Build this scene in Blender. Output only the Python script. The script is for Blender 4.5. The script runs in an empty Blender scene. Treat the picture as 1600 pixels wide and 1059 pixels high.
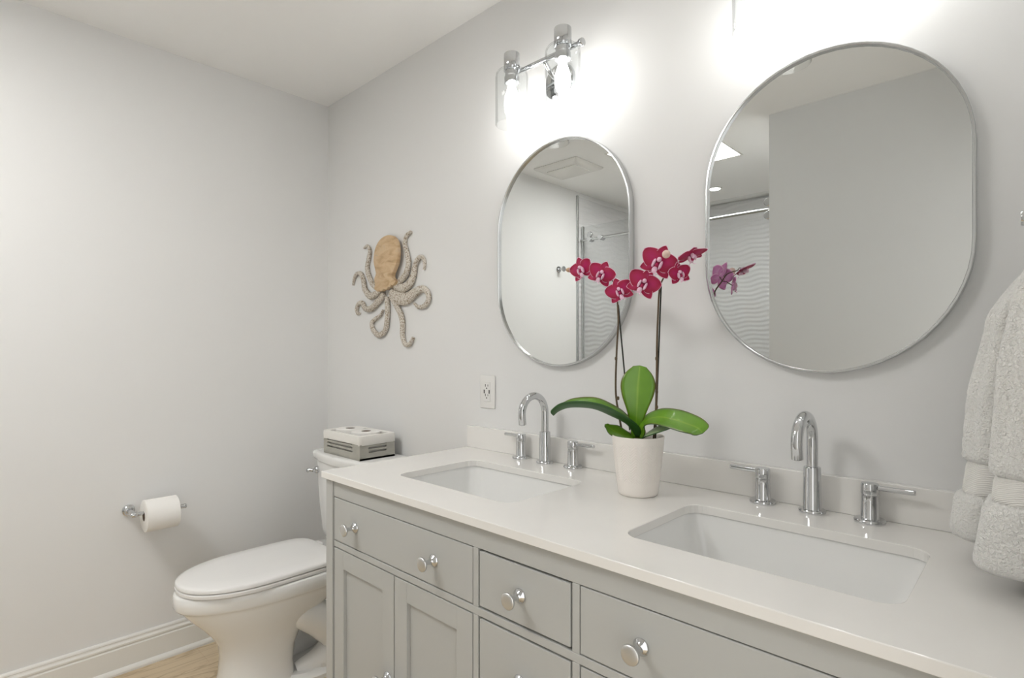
import bpy, bmesh, math, random
from mathutils import Vector, Matrix
random.seed(7)
PI = math.pi
sc = bpy.context.scene
COL = sc.collection

# ------------------------------------------------------------------ camera, world, exposure
F_PX, HORIZON, YAW = 866.5, 547.9, math.radians(46.384)
CAM = Vector((2.5582, -1.3616, 1.23))
cd = bpy.data.cameras.new('camera')
cam = bpy.data.objects.new('camera', cd)
COL.objects.link(cam)
cd.sensor_width = 36.0
cd.lens = 36.0 * F_PX / 1600
cd.shift_y = (HORIZON - 529.5) / 1600
cd.clip_start = 0.02
cam.location = CAM
cam.rotation_euler = (PI / 2, 0, PI / 2 - YAW)
sc.camera = cam

wd = bpy.data.worlds.new('daylight')
sc.world = wd
wd.use_nodes = True
wd.node_tree.nodes['Background'].inputs[0].default_value = (1.0, 0.99, 0.975, 1)
wd.node_tree.nodes['Background'].inputs[1].default_value = 1.05

sc.view_settings.view_transform = 'Standard'
sc.view_settings.look = 'None'
sc.view_settings.gamma = 1.0
sc.view_settings.exposure = 0.66
BULB_STRENGTH = 21.0
PANEL_STRENGTH = 13.0
DOWNLIGHT_STRENGTH = 25.0

FWD = Vector((-math.cos(YAW), math.sin(YAW), 0))
RGT = Vector((math.sin(YAW), math.cos(YAW), 0))


def at(px, py, axis, v):
    """world point on the plane axis = v that the photograph shows at pixel (px, py)"""
    d = FWD + RGT * ((px - 800) / F_PX) + Vector((0, 0, -(py - HORIZON) / F_PX))
    i = 'xyz'.index(axis)
    return CAM + d * ((v - CAM[i]) / d[i])


# ------------------------------------------------------------------ materials
def srgb(r, g, b):
    f = lambda c: (c / 255) / 12.92 if c / 255 <= 0.04045 else ((c / 255 + 0.055) / 1.055) ** 2.4
    return (f(r), f(g), f(b), 1)


def mat(name, col, rough=0.5, metal=0.0, bump=0.0, bscale=200.0, var=0.0, vscale=5.0, coat=0.0, spec=0.5, sss=0.0, sheen=0.0):
    m = bpy.data.materials.new(name)
    m.use_nodes = True
    nt = m.node_tree
    b = nt.nodes['Principled BSDF']
    b.inputs['Base Color'].default_value = col
    b.inputs['Roughness'].default_value = rough
    b.inputs['Metallic'].default_value = metal
    b.inputs['Specular IOR Level'].default_value = spec
    b.inputs['Coat Weight'].default_value = coat
    b.inputs['Sheen Weight'].default_value = sheen
    if sss:
        b.inputs['Subsurface Weight'].default_value = sss
        b.inputs['Subsurface Radius'].default_value = (0.01, 0.008, 0.006)
    tc = nt.nodes.new('ShaderNodeTexCoord')
    if var:
        n = nt.nodes.new('ShaderNodeTexNoise')
        n.inputs['Scale'].default_value = vscale
        n.inputs['Detail'].default_value = 5
        nt.links.new(tc.outputs['Object'], n.inputs['Vector'])
        r = nt.nodes.new('ShaderNodeValToRGB')
        r.color_ramp.elements[0].position = 0.3
        r.color_ramp.elements[1].position = 0.7
        r.color_ramp.elements[0].color = tuple(c * (1 - var) for c in col[:3]) + (1,)
        r.color_ramp.elements[1].color = tuple(min(1, c * (1 + var)) for c in col[:3]) + (1,)
        nt.links.new(n.outputs['Fac'], r.inputs['Fac'])
        nt.links.new(r.outputs['Color'], b.inputs['Base Color'])
    if bump:
        n2 = nt.nodes.new('ShaderNodeTexNoise')
        n2.inputs['Scale'].default_value = bscale
        n2.inputs['Detail'].default_value = 4
        nt.links.new(tc.outputs['Object'], n2.inputs['Vector'])
        bp = nt.nodes.new('ShaderNodeBump')
        bp.inputs['Strength'].default_value = bump
        bp.inputs['Distance'].default_value = 0.002
        nt.links.new(n2.outputs['Fac'], bp.inputs['Height'])
        nt.links.new(bp.outputs['Normal'], b.inputs['Normal'])
    return m


def emit(name, col, s):
    m = bpy.data.materials.new(name)
    m.use_nodes = True
    b = m.node_tree.nodes['Principled BSDF']
    b.inputs['Base Color'].default_value = (0.9, 0.9, 0.9, 1)
    b.inputs['Emission Color'].default_value = col
    b.inputs['Emission Strength'].default_value = s
    return m


def ramp(nt, pts):
    r = nt.nodes.new('ShaderNodeValToRGB')
    els = r.color_ramp.elements
    while len(els) > 1:
        els.remove(els[-1])
    els[0].position, els[0].color = pts[0]
    for p, c in pts[1:]:
        e = els.new(p)
        e.color = c
    return r


def thin_glass(name, tint, f0=0.03, f1=0.5, edge=0.6):
    m = bpy.data.materials.new(name)
    m.use_nodes = True
    nt = m.node_tree
    nt.nodes.remove(nt.nodes['Principled BSDF'])
    out = nt.nodes['Material Output']
    t = nt.nodes.new('ShaderNodeBsdfTransparent')
    t.inputs[0].default_value = tint
    g = nt.nodes.new('ShaderNodeBsdfGlossy')
    g.inputs['Roughness'].default_value = 0.02
    lw = nt.nodes.new('ShaderNodeLayerWeight')
    fr = ramp(nt, [(0.0, (f0, f0, f0, 1)), (0.6, (f0 * 1.6, f0 * 1.6, f0 * 1.6, 1)), (0.85, (f1 * 0.35, f1 * 0.35, f1 * 0.35, 1)), (1.0, (f1, f1, f1, 1))])
    nt.links.new(lw.outputs['Facing'], fr.inputs['Fac'])
    tr = ramp(nt, [(0.0, tint), (0.7, tint), (1.0, tuple(c * edge for c in tint[:3]) + (1,))])
    nt.links.new(lw.outputs['Facing'], tr.inputs['Fac'])
    nt.links.new(tr.outputs['Color'], t.inputs[0])
    mx = nt.nodes.new('ShaderNodeMixShader')
    nt.links.new(fr.outputs[0], mx.inputs[0])
    nt.links.new(t.outputs[0], mx.inputs[1])
    nt.links.new(g.outputs[0], mx.inputs[2])
    nt.links.new(mx.outputs[0], out.inputs['Surface'])
    return m


M_WALL = mat('wall paint', srgb(230, 230, 229), 0.75, bump=0.05, bscale=350)
M_CEIL = mat('ceiling paint', srgb(250, 250, 249), 0.85, bump=0.05, bscale=300)
M_TRIM = mat('white trim paint', srgb(232, 231, 226), 0.35)
M_CAB = mat('greige cabinet paint', srgb(186, 187, 184), 0.42, bump=0.02, bscale=500)
M_QUARTZ = mat('white quartz', srgb(238, 236, 232), 0.14, var=0.012, vscale=9, coat=0.2)
M_PORC = mat('white porcelain', srgb(240, 240, 238), 0.08, coat=0.5)
M_SEAT = mat('white seat plastic', srgb(236, 235, 233), 0.2)
M_CHROME = mat('polished chrome', (0.62, 0.63, 0.64, 1), 0.05, metal=1.0)
M_NICKEL = mat('brushed nickel frame', (0.60, 0.61, 0.61, 1), 0.2, metal=1.0)
M_SATIN = mat('satin chrome face', (0.70, 0.70, 0.69, 1), 0.42, metal=1.0)
M_MIRROR = mat('silvered mirror', (0.725, 0.74, 0.73, 1), 0.0, metal=1.0)
M_DARK = mat('dark gap', srgb(40, 38, 36), 0.8)
M_PLATE = mat('white outlet plastic', srgb(232, 231, 228), 0.35)
M_SLOT = mat('outlet slot', srgb(45, 43, 42), 0.6)
M_GLASS = thin_glass('clear shade glass', (0.975, 0.98, 0.98, 1), 0.02, 0.45)
M_SHOWER = thin_glass('shower glass', (0.98, 0.985, 0.985, 1), 0.03, 0.4)
M_BULB = emit('lit bulb', (1.0, 0.99, 0.975, 1), BULB_STRENGTH)
M_PANEL = emit('lit ceiling panel', (1.0, 0.99, 0.97, 1), PANEL_STRENGTH)
M_DOWN = emit('lit downlight lens', (1.0, 0.97, 0.93, 1), DOWNLIGHT_STRENGTH)
M_PAPER = mat('tissue paper', srgb(240, 238, 234), 0.95, bump=0.15, bscale=400)
M_CORE = mat('cardboard core', srgb(122, 104, 90), 0.9)
M_CRATE = mat('grey painted wood', srgb(176, 174, 165), 0.6, var=0.06, vscale=30, bump=0.1, bscale=120)
M_LINER = mat('white liner cloth', srgb(238, 236, 231), 0.9, bump=0.12, bscale=700)
M_TILE = mat('wavy white tile', srgb(214, 214, 214), 0.25)
M_STEM = mat('orchid stem', srgb(92, 74, 52), 0.5, var=0.25, vscale=40)
M_STAKE = mat('dark green stake', srgb(26, 30, 20), 0.5)
M_BUD = mat('orchid bud', srgb(196, 160, 132), 0.5, var=0.15, vscale=120)
M_LIP = mat('orchid lip', srgb(240, 200, 222), 0.45, var=0.12, vscale=160)
M_LIPC = mat('orchid lip centre', srgb(170, 20, 80), 0.45)
M_SOIL = mat('bark mix', srgb(70, 52, 38), 0.95, bump=0.8, bscale=120)


def wood_floor():
    m = mat('oak plank floor', srgb(190, 165, 130), 0.42)
    nt = m.node_tree
    b = nt.nodes['Principled BSDF']
    tc = nt.nodes.new('ShaderNodeTexCoord')
    mp = nt.nodes.new('ShaderNodeMapping')
    mp.inputs['Rotation'].default_value = (0, 0, PI / 2)
    nt.links.new(tc.outputs['Object'], mp.inputs['Vector'])
    br = nt.nodes.new('ShaderNodeTexBrick')
    br.inputs['Scale'].default_value = 1.0
    br.inputs['Brick Width'].default_value = 1.2
    br.inputs['Row Height'].default_value = 0.18
    br.inputs['Mortar Size'].default_value = 0.0012
    br.inputs['Color1'].default_value = (0.35, 0.35, 0.35, 1)
    br.inputs['Color2'].default_value = (0.65, 0.65, 0.65, 1)
    br.inputs['Mortar'].default_value = (0, 0, 0, 1)
    nt.links.new(mp.outputs['Vector'], br.inputs['Vector'])
    m2 = nt.nodes.new('ShaderNodeMapping')
    m2.inputs['Scale'].default_value = (9, 1.6, 1)
    nt.links.new(tc.outputs['Object'], m2.inputs['Vector'])
    n = nt.nodes.new('ShaderNodeTexNoise')
    n.inputs['Scale'].default_value = 1.3
    n.inputs['Detail'].default_value = 6
    n.inputs['Distortion'].default_value = 1.8
    nt.links.new(m2.outputs['Vector'], n.inputs['Vector'])
    w = nt.nodes.new('ShaderNodeMath')
    w.operation = 'MULTIPLY'
    w.inputs[1].default_value = 34
    nt.links.new(n.outputs['Fac'], w.inputs[0])
    s = nt.nodes.new('ShaderNodeMath')
    s.operation = 'SINE'
    nt.links.new(w.outputs[0], s.inputs[0])
    r = ramp(nt, [(0.0, srgb(190, 168, 136)), (0.3, srgb(208, 189, 158)), (1.0, srgb(216, 198, 168))])
    ad = nt.nodes.new('ShaderNodeMath')
    ad.operation = 'MULTIPLY_ADD'
    ad.inputs[1].default_value = 0.5
    ad.inputs[2].default_value = 0.5
    nt.links.new(s.outputs[0], ad.inputs[0])
    nt.links.new(ad.outputs[0], r.inputs['Fac'])
    mx = nt.nodes.new('ShaderNodeMixRGB')
    mx.blend_type = 'OVERLAY'
    mx.inputs[0].default_value = 0.2
    nt.links.new(r.outputs['Color'], mx.inputs[1])
    nt.links.new(br.outputs['Color'], mx.inputs[2])
    nt.links.new(mx.outputs['Color'], b.inputs['Base Color'])
    return m


def mantle_wood():
    m = mat('reclaimed wood', srgb(196, 164, 124), 0.6)
    nt = m.node_tree
    b = nt.nodes['Principled BSDF']
    tc = nt.nodes.new('ShaderNodeTexCoord')
    mp = nt.nodes.new('ShaderNodeMapping')
    mp.inputs['Scale'].default_value = (14, 14, 40)
    mp.inputs['Rotation'].default_value = (0, 0.35, 0)
    nt.links.new(tc.outputs['Object'], mp.inputs['Vector'])
    n = nt.nodes.new('ShaderNodeTexNoise')
    n.inputs['Scale'].default_value = 1.0
    n.inputs['Detail'].default_value = 7
    n.inputs['Distortion'].default_value = 0.8
    nt.links.new(mp.outputs['Vector'], n.inputs['Vector'])
    r = ramp(nt, [(0.22, srgb(164, 132, 98)), (0.42, srgb(200, 170, 132)), (0.58, srgb(214, 188, 152)), (0.8, srgb(190, 174, 152))])
    nt.links.new(n.outputs['Fac'], r.inputs['Fac'])
    nt.links.new(r.outputs['Color'], b.inputs['Base Color'])
    return m


def arm_whitewash():
    m = mat('whitewashed carved wood', srgb(190, 182, 168), 0.7)
    nt = m.node_tree
    b = nt.nodes['Principled BSDF']
    tc = nt.nodes.new('ShaderNodeTexCoord')
    v = nt.nodes.new('ShaderNodeTexVoronoi')
    v.inputs['Scale'].default_value = 190
    nt.links.new(tc.outputs['Object'], v.inputs['Vector'])
    r = ramp(nt, [(0.0, srgb(226, 221, 213)), (0.45, srgb(210, 203, 192)), (0.85, srgb(150, 134, 112))])
    nt.links.new(v.outputs['Distance'], r.inputs['Fac'])
    nt.links.new(r.outputs['Color'], b.inputs['Base Color'])
    bp = nt.nodes.new('ShaderNodeBump')
    bp.inputs['Strength'].default_value = 0.5
    bp.inputs['Distance'].default_value = 0.002
    bp.invert = True
    nt.links.new(v.outputs['Distance'], bp.inputs['Height'])
    nt.links.new(bp.outputs['Normal'], b.inputs['Normal'])
    return m


def petal_mat(name, stops):
    """pigment across a petal, from its middle (0) to its rim (1), read from the mesh attribute 'rim'"""
    m = mat(name, srgb(160, 10, 60), 0.5, sss=0.0)
    nt = m.node_tree
    b = nt.nodes['Principled BSDF']
    a = nt.nodes.new('ShaderNodeAttribute')
    a.attribute_name = 'rim'
    r = ramp(nt, stops)
    nt.links.new(a.outputs['Fac'], r.inputs['Fac'])
    nt.links.new(r.outputs['Color'], b.inputs['Base Color'])
    return m


def leaf_mat():
    m = mat('orchid leaf green', srgb(72, 118, 30), 0.3, coat=0.15)
    nt = m.node_tree
    b = nt.nodes['Principled BSDF']
    a = nt.nodes.new('ShaderNodeAttribute')
    a.attribute_name = 'rim'
    n = nt.nodes.new('ShaderNodeTexNoise')
    n.inputs['Scale'].default_value = 14
    tc = nt.nodes.new('ShaderNodeTexCoord')
    nt.links.new(tc.outputs['Object'], n.inputs['Vector'])
    r = ramp(nt, [(0.0, srgb(142, 178, 62)), (0.10, srgb(112, 160, 40)), (0.88, srgb(104, 152, 36)), (1.0, srgb(110, 92, 40))])
    nt.links.new(a.outputs['Fac'], r.inputs['Fac'])
    r2 = ramp(nt, [(0.35, (0.75, 0.8, 0.7, 1)), (0.7, (1, 1, 1, 1))])
    nt.links.new(n.outputs['Fac'], r2.inputs['Fac'])
    mx = nt.nodes.new('ShaderNodeMixRGB')
    mx.blend_type = 'MULTIPLY'
    mx.inputs[0].default_value = 1
    nt.links.new(r.outputs['Color'], mx.inputs[1])
    nt.links.new(r2.outputs['Color'], mx.inputs[2])
    nt.links.new(mx.outputs['Color'], b.inputs['Base Color'])
    return m


def terry_mat():
    m = mat('white terry cloth', srgb(247, 246, 242), 0.95, sheen=0.3)
    nt = m.node_tree
    b = nt.nodes['Principled BSDF']
    tc = nt.nodes.new('ShaderNodeTexCoord')
    n = nt.nodes.new('ShaderNodeTexNoise')
    n.inputs['Scale'].default_value = 230
    n.inputs['Detail'].default_value = 3
    n.inputs['Distortion'].default_value = 0.6
    nt.links.new(tc.outputs['Object'], n.inputs['Vector'])
    bp = nt.nodes.new('ShaderNodeBump')
    bp.inputs['Strength'].default_value = 1.0
    bp.inputs['Distance'].default_value = 0.007
    nt.links.new(n.outputs['Fac'], bp.inputs['Height'])
    nt.links.new(bp.outputs['Normal'], b.inputs['Normal'])
    return m


def band_mat():
    m = mat('woven towel band', srgb(238, 236, 232), 0.8)
    nt = m.node_tree
    b = nt.nodes['Principled BSDF']
    tc = nt.nodes.new('ShaderNodeTexCoord')
    mp = nt.nodes.new('ShaderNodeMapping')
    mp.inputs['Rotation'].default_value = (0.7, 0.0, 0.0)
    nt.links.new(tc.outputs['Object'], mp.inputs['Vector'])
    w = nt.nodes.new('ShaderNodeTexWave')
    w.bands_direction = 'Z'
    w.inputs['Scale'].default_value = 130
    nt.links.new(mp.outputs['Vector'], w.inputs['Vector'])
    bp = nt.nodes.new('ShaderNodeBump')
    bp.inputs['Strength'].default_value = 0.5
    bp.inputs['Distance'].default_value = 0.0015
    nt.links.new(w.outputs['Fac'], bp.inputs['Height'])
    nt.links.new(bp.outputs['Normal'], b.inputs['Normal'])
    return m


M_FLOOR = wood_floor()
M_MANTLE = mantle_wood()
M_ARM = arm_whitewash()
M_PETAL = petal_mat('crimson petal face', [(0.0, srgb(176, 14, 92)), (0.55, srgb(168, 6, 70)), (0.90, srgb(160, 4, 58)), (0.955, srgb(226, 150, 186)), (1.0, srgb(244, 214, 228))])
M_PETALB = petal_mat('pink petal back', [(0.0, srgb(214, 150, 196)), (0.8, srgb(204, 120, 178)), (1.0, srgb(236, 190, 216))])
M_LEAF = leaf_mat()
M_LEAFB = mat('orchid leaf underside', srgb(46, 88, 38), 0.45)
M_POT = mat('white embossed ceramic', srgb(244, 238, 231), 0.38)
M_TERRY = terry_mat()
M_BAND = band_mat()


# ------------------------------------------------------------------ mesh helpers
def new():
    return bmesh.new()


def box(bm, a, b, bev=0.0, seg=2):
    a, b = Vector(a), Vector(b)
    r = bmesh.ops.create_cube(bm, size=1.0)
    vs = r['verts']
    c, s = (a + b) / 2, (b - a)
    for v in vs:
        v.co = Vector((v.co.x * s.x, v.co.y * s.y, v.co.z * s.z)) + c
    if bev:
        es = list({e for v in vs for e in v.link_edges})
        bmesh.ops.bevel(bm, geom=es, offset=bev, segments=seg, profile=0.5, affect='EDGES')


def rings(bm, rs, cap0=True, cap1=True, closed=False):
    """loft a list of rings (lists of points)"""
    vr = [[bm.verts.new(p) for p in r] for r in rs]
    n = len(vr[0])
    rng = len(vr) if closed else len(vr) - 1
    for i in range(rng):
        A, B = vr[i], vr[(i + 1) % len(vr)]
        for k in range(n):
            bm.faces.new((A[k], A[(k + 1) % n], B[(k + 1) % n], B[k]))
    if not closed:
        if cap0:
            bm.faces.new(list(reversed(vr[0])))
        if cap1:
            bm.faces.new(vr[-1])
    return vr


def lathe(bm, prof, c=(0, 0, 0), axis='z', seg=32, cap=True, closed=False):
    """revolve (radius, height) pairs about an axis through c"""
    c = Vector(c)
    rs = []
    for r, h in prof:
        ring = []
        for k in range(seg):
            t = 2 * PI * k / seg
            u, v = max(r, 1e-5) * math.cos(t), max(r, 1e-5) * math.sin(t)
            if axis == 'z':
                p = Vector((u, v, h))
            elif axis == '-y':
                p = Vector((u, -h, v))
            elif axis == 'y':
                p = Vector((u, h, v))
            elif axis == 'x':
                p = Vector((h, u, v))
            ring.append(c + p)
        rs.append(ring)
    rings(bm, rs, cap, cap, closed)


def catmull(pts, n=8):
    P = [Vector(p) for p in pts]
    P = [P[0] * 2 - P[1]] + P + [P[-1] * 2 - P[-2]]
    out = []
    for i in range(1, len(P) - 2):
        a, b, c, d = P[i - 1:i + 3]
        for k in range(n):
            t = k / n
            out.append(0.5 * ((2 * b) + (c - a) * t + (2 * a - 5 * b + 4 * c - d) * t * t + (3 * b - a - 3 * c + d) * t ** 3))
    out.append(P[-2])
    return out


def lerps(vals, n):
    out = []
    m = len(vals) - 1
    for i in range(n):
        t = i / (n - 1) * m
        k = min(int(t), m - 1)
        out.append(vals[k] + (vals[k + 1] - vals[k]) * (t - k))
    return out


def tube(bm, pts, rad, seg=14, cap=True):
    pts = [Vector(p) for p in pts]
    if isinstance(rad, (int, float)):
        rad = [rad] * len(pts)
    rs = []
    up = None
    for i, p in enumerate(pts):
        t = (pts[min(i + 1, len(pts) - 1)] - pts[max(i - 1, 0)]).normalized()
        if up is None:
            up = Vector((0, 0, 1)) if abs(t.z) < 0.9 else Vector((1, 0, 0))
        n = (up - t * up.dot(t)).normalized()
        up = n
        b = t.cross(n)
        rs.append([p + (n * math.cos(2 * PI * k / seg) + b * math.sin(2 * PI * k / seg)) * rad[i] for k in range(seg)])
    rings(bm, rs, cap, cap)


def rrect(cx, cy, hx, hy, r, z, n=5):
    pts = []
    for sx, sy, a0 in ((1, 1, 0), (-1, 1, PI / 2), (-1, -1, PI), (1, -1, 3 * PI / 2)):
        for k in range(n + 1):
            t = a0 + PI / 2 * k / n
            pts.append(Vector((cx + sx * (hx - r) + r * math.cos(t), cy + sy * (hy - r) + r * math.sin(t), z)))
    return pts


def stadium(cx, cz, hx, hz, y, n=24):
    """vertical pill outline in the xz plane"""
    pts = []
    s = hz - hx
    for k in range(n + 1):
        t = PI * k / n
        pts.append(Vector((cx + hx * math.cos(t), y, cz + s + hx * math.sin(t))))
    for k in range(n + 1):
        t = PI + PI * k / n
        pts.append(Vector((cx + hx * math.cos(t), y, cz - s + hx * math.sin(t))))
    return pts


def finish(bm, smooth, angle=40):
    bmesh.ops.recalc_face_normals(bm, faces=bm.faces)
    if smooth:
        for f in bm.faces:
            f.smooth = True
        lim = math.radians(angle)
        for e in bm.edges:
            if len(e.link_faces) == 2 and e.calc_face_angle(0) > lim:
                e.smooth = False


def wloc(o):
    v = Vector((0, 0, 0))
    while o:
        v += o.location
        o = o.parent
    return v


def obj(name, bm, m, parent=None, smooth=True, angle=40, loc=None, recalc=True):
    """links the bmesh (in world coordinates) as one mesh object"""
    if recalc:
        finish(bm, smooth, angle)
    else:
        for f in bm.faces:
            f.smooth = smooth
    off = wloc(parent) if parent else Vector((0, 0, 0))
    here = Vector(loc) if loc is not None else off
    bmesh.ops.translate(bm, verts=bm.verts, vec=-here)
    me = bpy.data.meshes.new(name)
    bm.to_mesh(me)
    bm.free()
    o = bpy.data.objects.new(name, me)
    for mm in (m if isinstance(m, (list, tuple)) else [m]):
        me.materials.append(mm)
    COL.objects.link(o)
    if parent:
        o.parent = parent
        o.location = here - off
    else:
        o.location = here
    return o


def tag(o, label, cat, group=None):
    o['label'] = label
    o['category'] = cat
    if group:
        o['group'] = group
    return o


def thing(name, label, cat, loc, group=None):
    o = bpy.data.objects.new(name, None)
    o.empty_display_size = 0.05
    o.location = loc
    COL.objects.link(o)
    return tag(o, label, cat, group)


def struct(name, bm, m, smooth=False):
    o = obj(name, bm, m, None, smooth)
    o['kind'] = 'structure'
    return o


def dup(root, loc, label, group=None):
    def cp(o, par):
        c = o.copy()
        COL.objects.link(c)
        c.parent = par
        for ch in o.children:
            cp(ch, c)
        return c
    r = cp(root, None)
    r.location = loc
    r['label'] = label
    if group:
        r['group'] = group
    return r


# ------------------------------------------------------------------ the room
H = 2.44
XR = 2.604            # right wall face
YO = -1.640           # wall opposite the vanity
XP = 1.551            # where that wall ends
YS = -3.17            # back of the shower
T = 0.12

bm = new(); box(bm, (-T, YS - T, -0.1), (3.8, T, 0.0)); struct('floor', bm, M_FLOOR)
# ceiling with the opening of the ceiling light
PX0, PX1, PY0, PY1 = 0.62, 1.232, -2.127, -1.53
bm = new()
box(bm, (-T, YS - T, H), (PX0, T, H + 0.1))
box(bm, (PX1, YS - T, H), (XR + T, T, H + 0.1))
box(bm, (PX0, YS - T, H), (PX1, PY0, H + 0.1))
box(bm, (PX0, PY1, H), (PX1, T, H + 0.1))
struct('ceiling', bm, M_CEIL)
bm = new(); box(bm, (-T, 0, 0), (XR + T, T, H)); struct('wall_back', bm, M_WALL)
bm = new(); box(bm, (-T, YS - T, 0), (0, 0, H)); struct('wall_left', bm, M_WALL)
DY0, DY1, DH = -1.56, -0.74, 2.05
bm = new()
box(bm, (XR, DY1, 0), (XR + T, 0, H))
box(bm, (XR, YO, 0), (XR + T, DY0, H))
box(bm, (XR, DY0, DH), (XR + T, DY1, H))
struct('wall_right', bm, M_WALL)
bm = new()
box(bm, (XP, YO - T, 0), (XR + T, YO, H))
box(bm, (XP, YS, 0), (XP + T, YO - T, H))
struct('wall_front', bm, M_WALL)
bm = new(); box(bm, (0, YS - T, 0), (XP + T, YS, H)); struct('wall_shower', bm, M_WALL)
# door casing of the opening in the right wall
bm = new()
for y0, y1 in ((DY1 - 0.005, DY1 + 0.065), (DY0 - 0.065, DY0 + 0.005)):
    box(bm, (XR - 0.015, y0, 0), (XR, y1, DH + 0.065), 0.003)
box(bm, (XR - 0.015, DY0 - 0.065, DH - 0.005), (XR, DY1 + 0.065, DH + 0.065), 0.003)
struct('door_1', bm, M_TRIM)


def wavy(name, o, u, v, n, nu, nv):
    """wavy relief tile: sheet from o along u, v with relief along n, closed behind"""
    o, u, v, n = map(Vector, (o, u, v, n))
    bm = new()
    L, Hh = u.length, v.length
    g = []
    for j in range(nv + 1):
        row = []
        for i in range(nu + 1):
            a, z = i / nu * L, j / nv * Hh
            ph = z / 0.036 * 2 * PI + 1.6 * math.sin(a * 11.0 + 0.6 * math.sin(z * 3)) + 1.2 * math.sin(a * 27 + z * 9)
            row.append(bm.verts.new(o + u * (i / nu) + v * (j / nv) + n * (0.012 + 0.0017 * math.sin(ph))))
        g.append(row)
    for j in range(nv):
        for i in range(nu):
            bm.faces.new((g[j][i], g[j][i + 1], g[j + 1][i + 1], g[j + 1][i]))
    o_ = struct(name, bm, M_TILE, True)
    return o_


wavy('trim_1', (0, YS, 0.02), (XP, 0, 0), (0, 0, H - 0.03), (0, 1, 0), 110, 560)
wavy('trim_2', (0, -2.075, 0.02), (0, YS + 2.09, 0), (0, 0, H - 0.06), (1, 0, 0), 70, 500)
bm = new(); box(bm, (0, -2.18, 0), (XP, -2.06, 0.09), 0.006); struct('trim_3', bm, M_QUARTZ)
bm = new(); box(bm, (0, -2.076, 0.09), (0.016, -2.06, H - 0.03), 0.002); struct('trim_4', bm, M_NICKEL)


def base_profile():
    # height, thickness from the wall
    return [(0.0, 0.0), (0.030, 0.0), (0.030, 0.012), (0.026, 0.018), (0.018, 0.022), (0.0175, 0.022)]


def baseboard(name, a, b, n):
    """colonial baseboard with quarter-round shoe; a, b on the wall foot, n into the room"""
    a, b, n = Vector(a), Vector(b), Vector(n)
    prof = [(0.0, 0.0), (0.030, 0.0), (0.030, 0.008), (0.0265, 0.014), (0.022, 0.018), (0.017, 0.020), (0.0165, 0.092),
            (0.0125, 0.096), (0.0125, 0.099), (0.0155, 0.102), (0.0155, 0.108), (0.011, 0.114), (0.010, 0.119),
            (0.0115, 0.1215), (0.010, 0.127), (0.006, 0.130), (0.0, 0.130)]
    bm = new()
    rs = [[p + n * t + Vector((0, 0, h)) for t, h in prof] for p in (a, b)]
    rings(bm, rs)
    return struct(name, bm, M_TRIM)


baseboard('baseboard_left', (0, 0, 0), (0, -2.06, 0), (1, 0, 0))
baseboard('baseboard_back', (0.03, 0, 0), (1.07, 0, 0), (0, -1, 0))
baseboard('baseboard_front', (XP, YO, 0), (XR, YO, 0), (0, 1, 0))

# ------------------------------------------------------------------ vanity cabinet
ZC = 0.8835
VX0, VX1 = 1.062, 2.590
YF = -0.567
van = thing('bathroom_vanity', 'long greige painted double vanity cabinet with chrome knobs under the white countertop', 'vanity', (1.826, -0.28, 0))
bm = new()
box(bm, (VX0, YF + 0.024, 0.13), (VX1, -0.004, 0.66))              # carcass
box(bm, (VX0, YF + 0.024, 0.66), (VX1, YF + 0.034, 0.8635))
box(bm, (VX0, YF + 0.024, 0.66), (VX0 + 0.018, -0.004, 0.8635))
box(bm, (VX1 - 0.018, YF + 0.024, 0.66), (VX1, -0.004, 0.8635))
E1 = 0.0012
XL0, XL1, XM0, XM1, XQ0, XQ1 = 1.0995, 1.686, 1.7035, 1.949, 1.967, 2.5525
for x0, x1 in ((VX0, XL0 - 0.0015), (XQ1 + 0.0015, VX1)):
    box(bm, (x0, YF - 0.004, 0.0), (x1, YF + 0.03, 0.8635), E1)          # corner posts run to the floor as legs
    box(bm, (x0, -0.045, 0.0), (x1, -0.004, 0.2), E1)
box(bm, (XL0, YF, 0.8155), (XQ1, YF + 0.03, 0.8635), E1)                 # top rail
box(bm, (XL0, YF, 0.674), (XQ1, YF + 0.03, 0.6905), E1)                  # mid rail
box(bm, (XL0, YF, 0.13), (XQ1, YF + 0.03, 0.175), E1)                    # bottom rail
for x0, x1 in ((XL1 + 0.001, XM0 - 0.001), (XM1 + 0.001, XQ0 - 0.001)):
    box(bm, (x0, YF, 0.6907), (x1, YF + 0.03, 0.8153), E1)
    box(bm, (x0, YF, 0.1752), (x1, YF + 0.03, 0.6738), E1)
for z0, z1 in ((0.470, 0.4895), (0.312, 0.330)):
    box(bm, (XM0, YF, z0), (XM1, YF + 0.03, z1), E1)
obj('body', bm, M_CAB, van, False)


def knob(x, z, par):
    bm = new()
    lathe(bm, [(0.0, 0.0), (0.0142, 0.0), (0.0148, 0.0015), (0.0136, 0.0045), (0.0085, 0.0075), (0.0058, 0.012), (0.0052, 0.020),
               (0.0064, 0.026), (0.0112, 0.0295), (0.0156, 0.0312), (0.0168, 0.0335), (0.0162, 0.0362), (0.0146, 0.0376), (0.0100, 0.0384), (0.0, 0.0388)], (x, YF, z), '-y', 32)
    for f in bm.faces:
        if f.calc_center_median().y < YF - 0.0366:
            f.material_index = 1
    return obj('knob', bm, [M_CHROME, M_SATIN], par)


def drawer(x0, x1, z0, z1, gap, knobs):
    bm = new()
    box(bm, (x0 + gap, YF, z0 + gap), (x1 - gap, YF + 0.019, z1 - gap), 0.0016)
    d = obj('drawer', bm, M_CAB, van, False, loc=((x0 + x1) / 2, YF, (z0 + z1) / 2))
    for kx, kz in knobs:
        knob(kx, kz, d)
    return d


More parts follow.
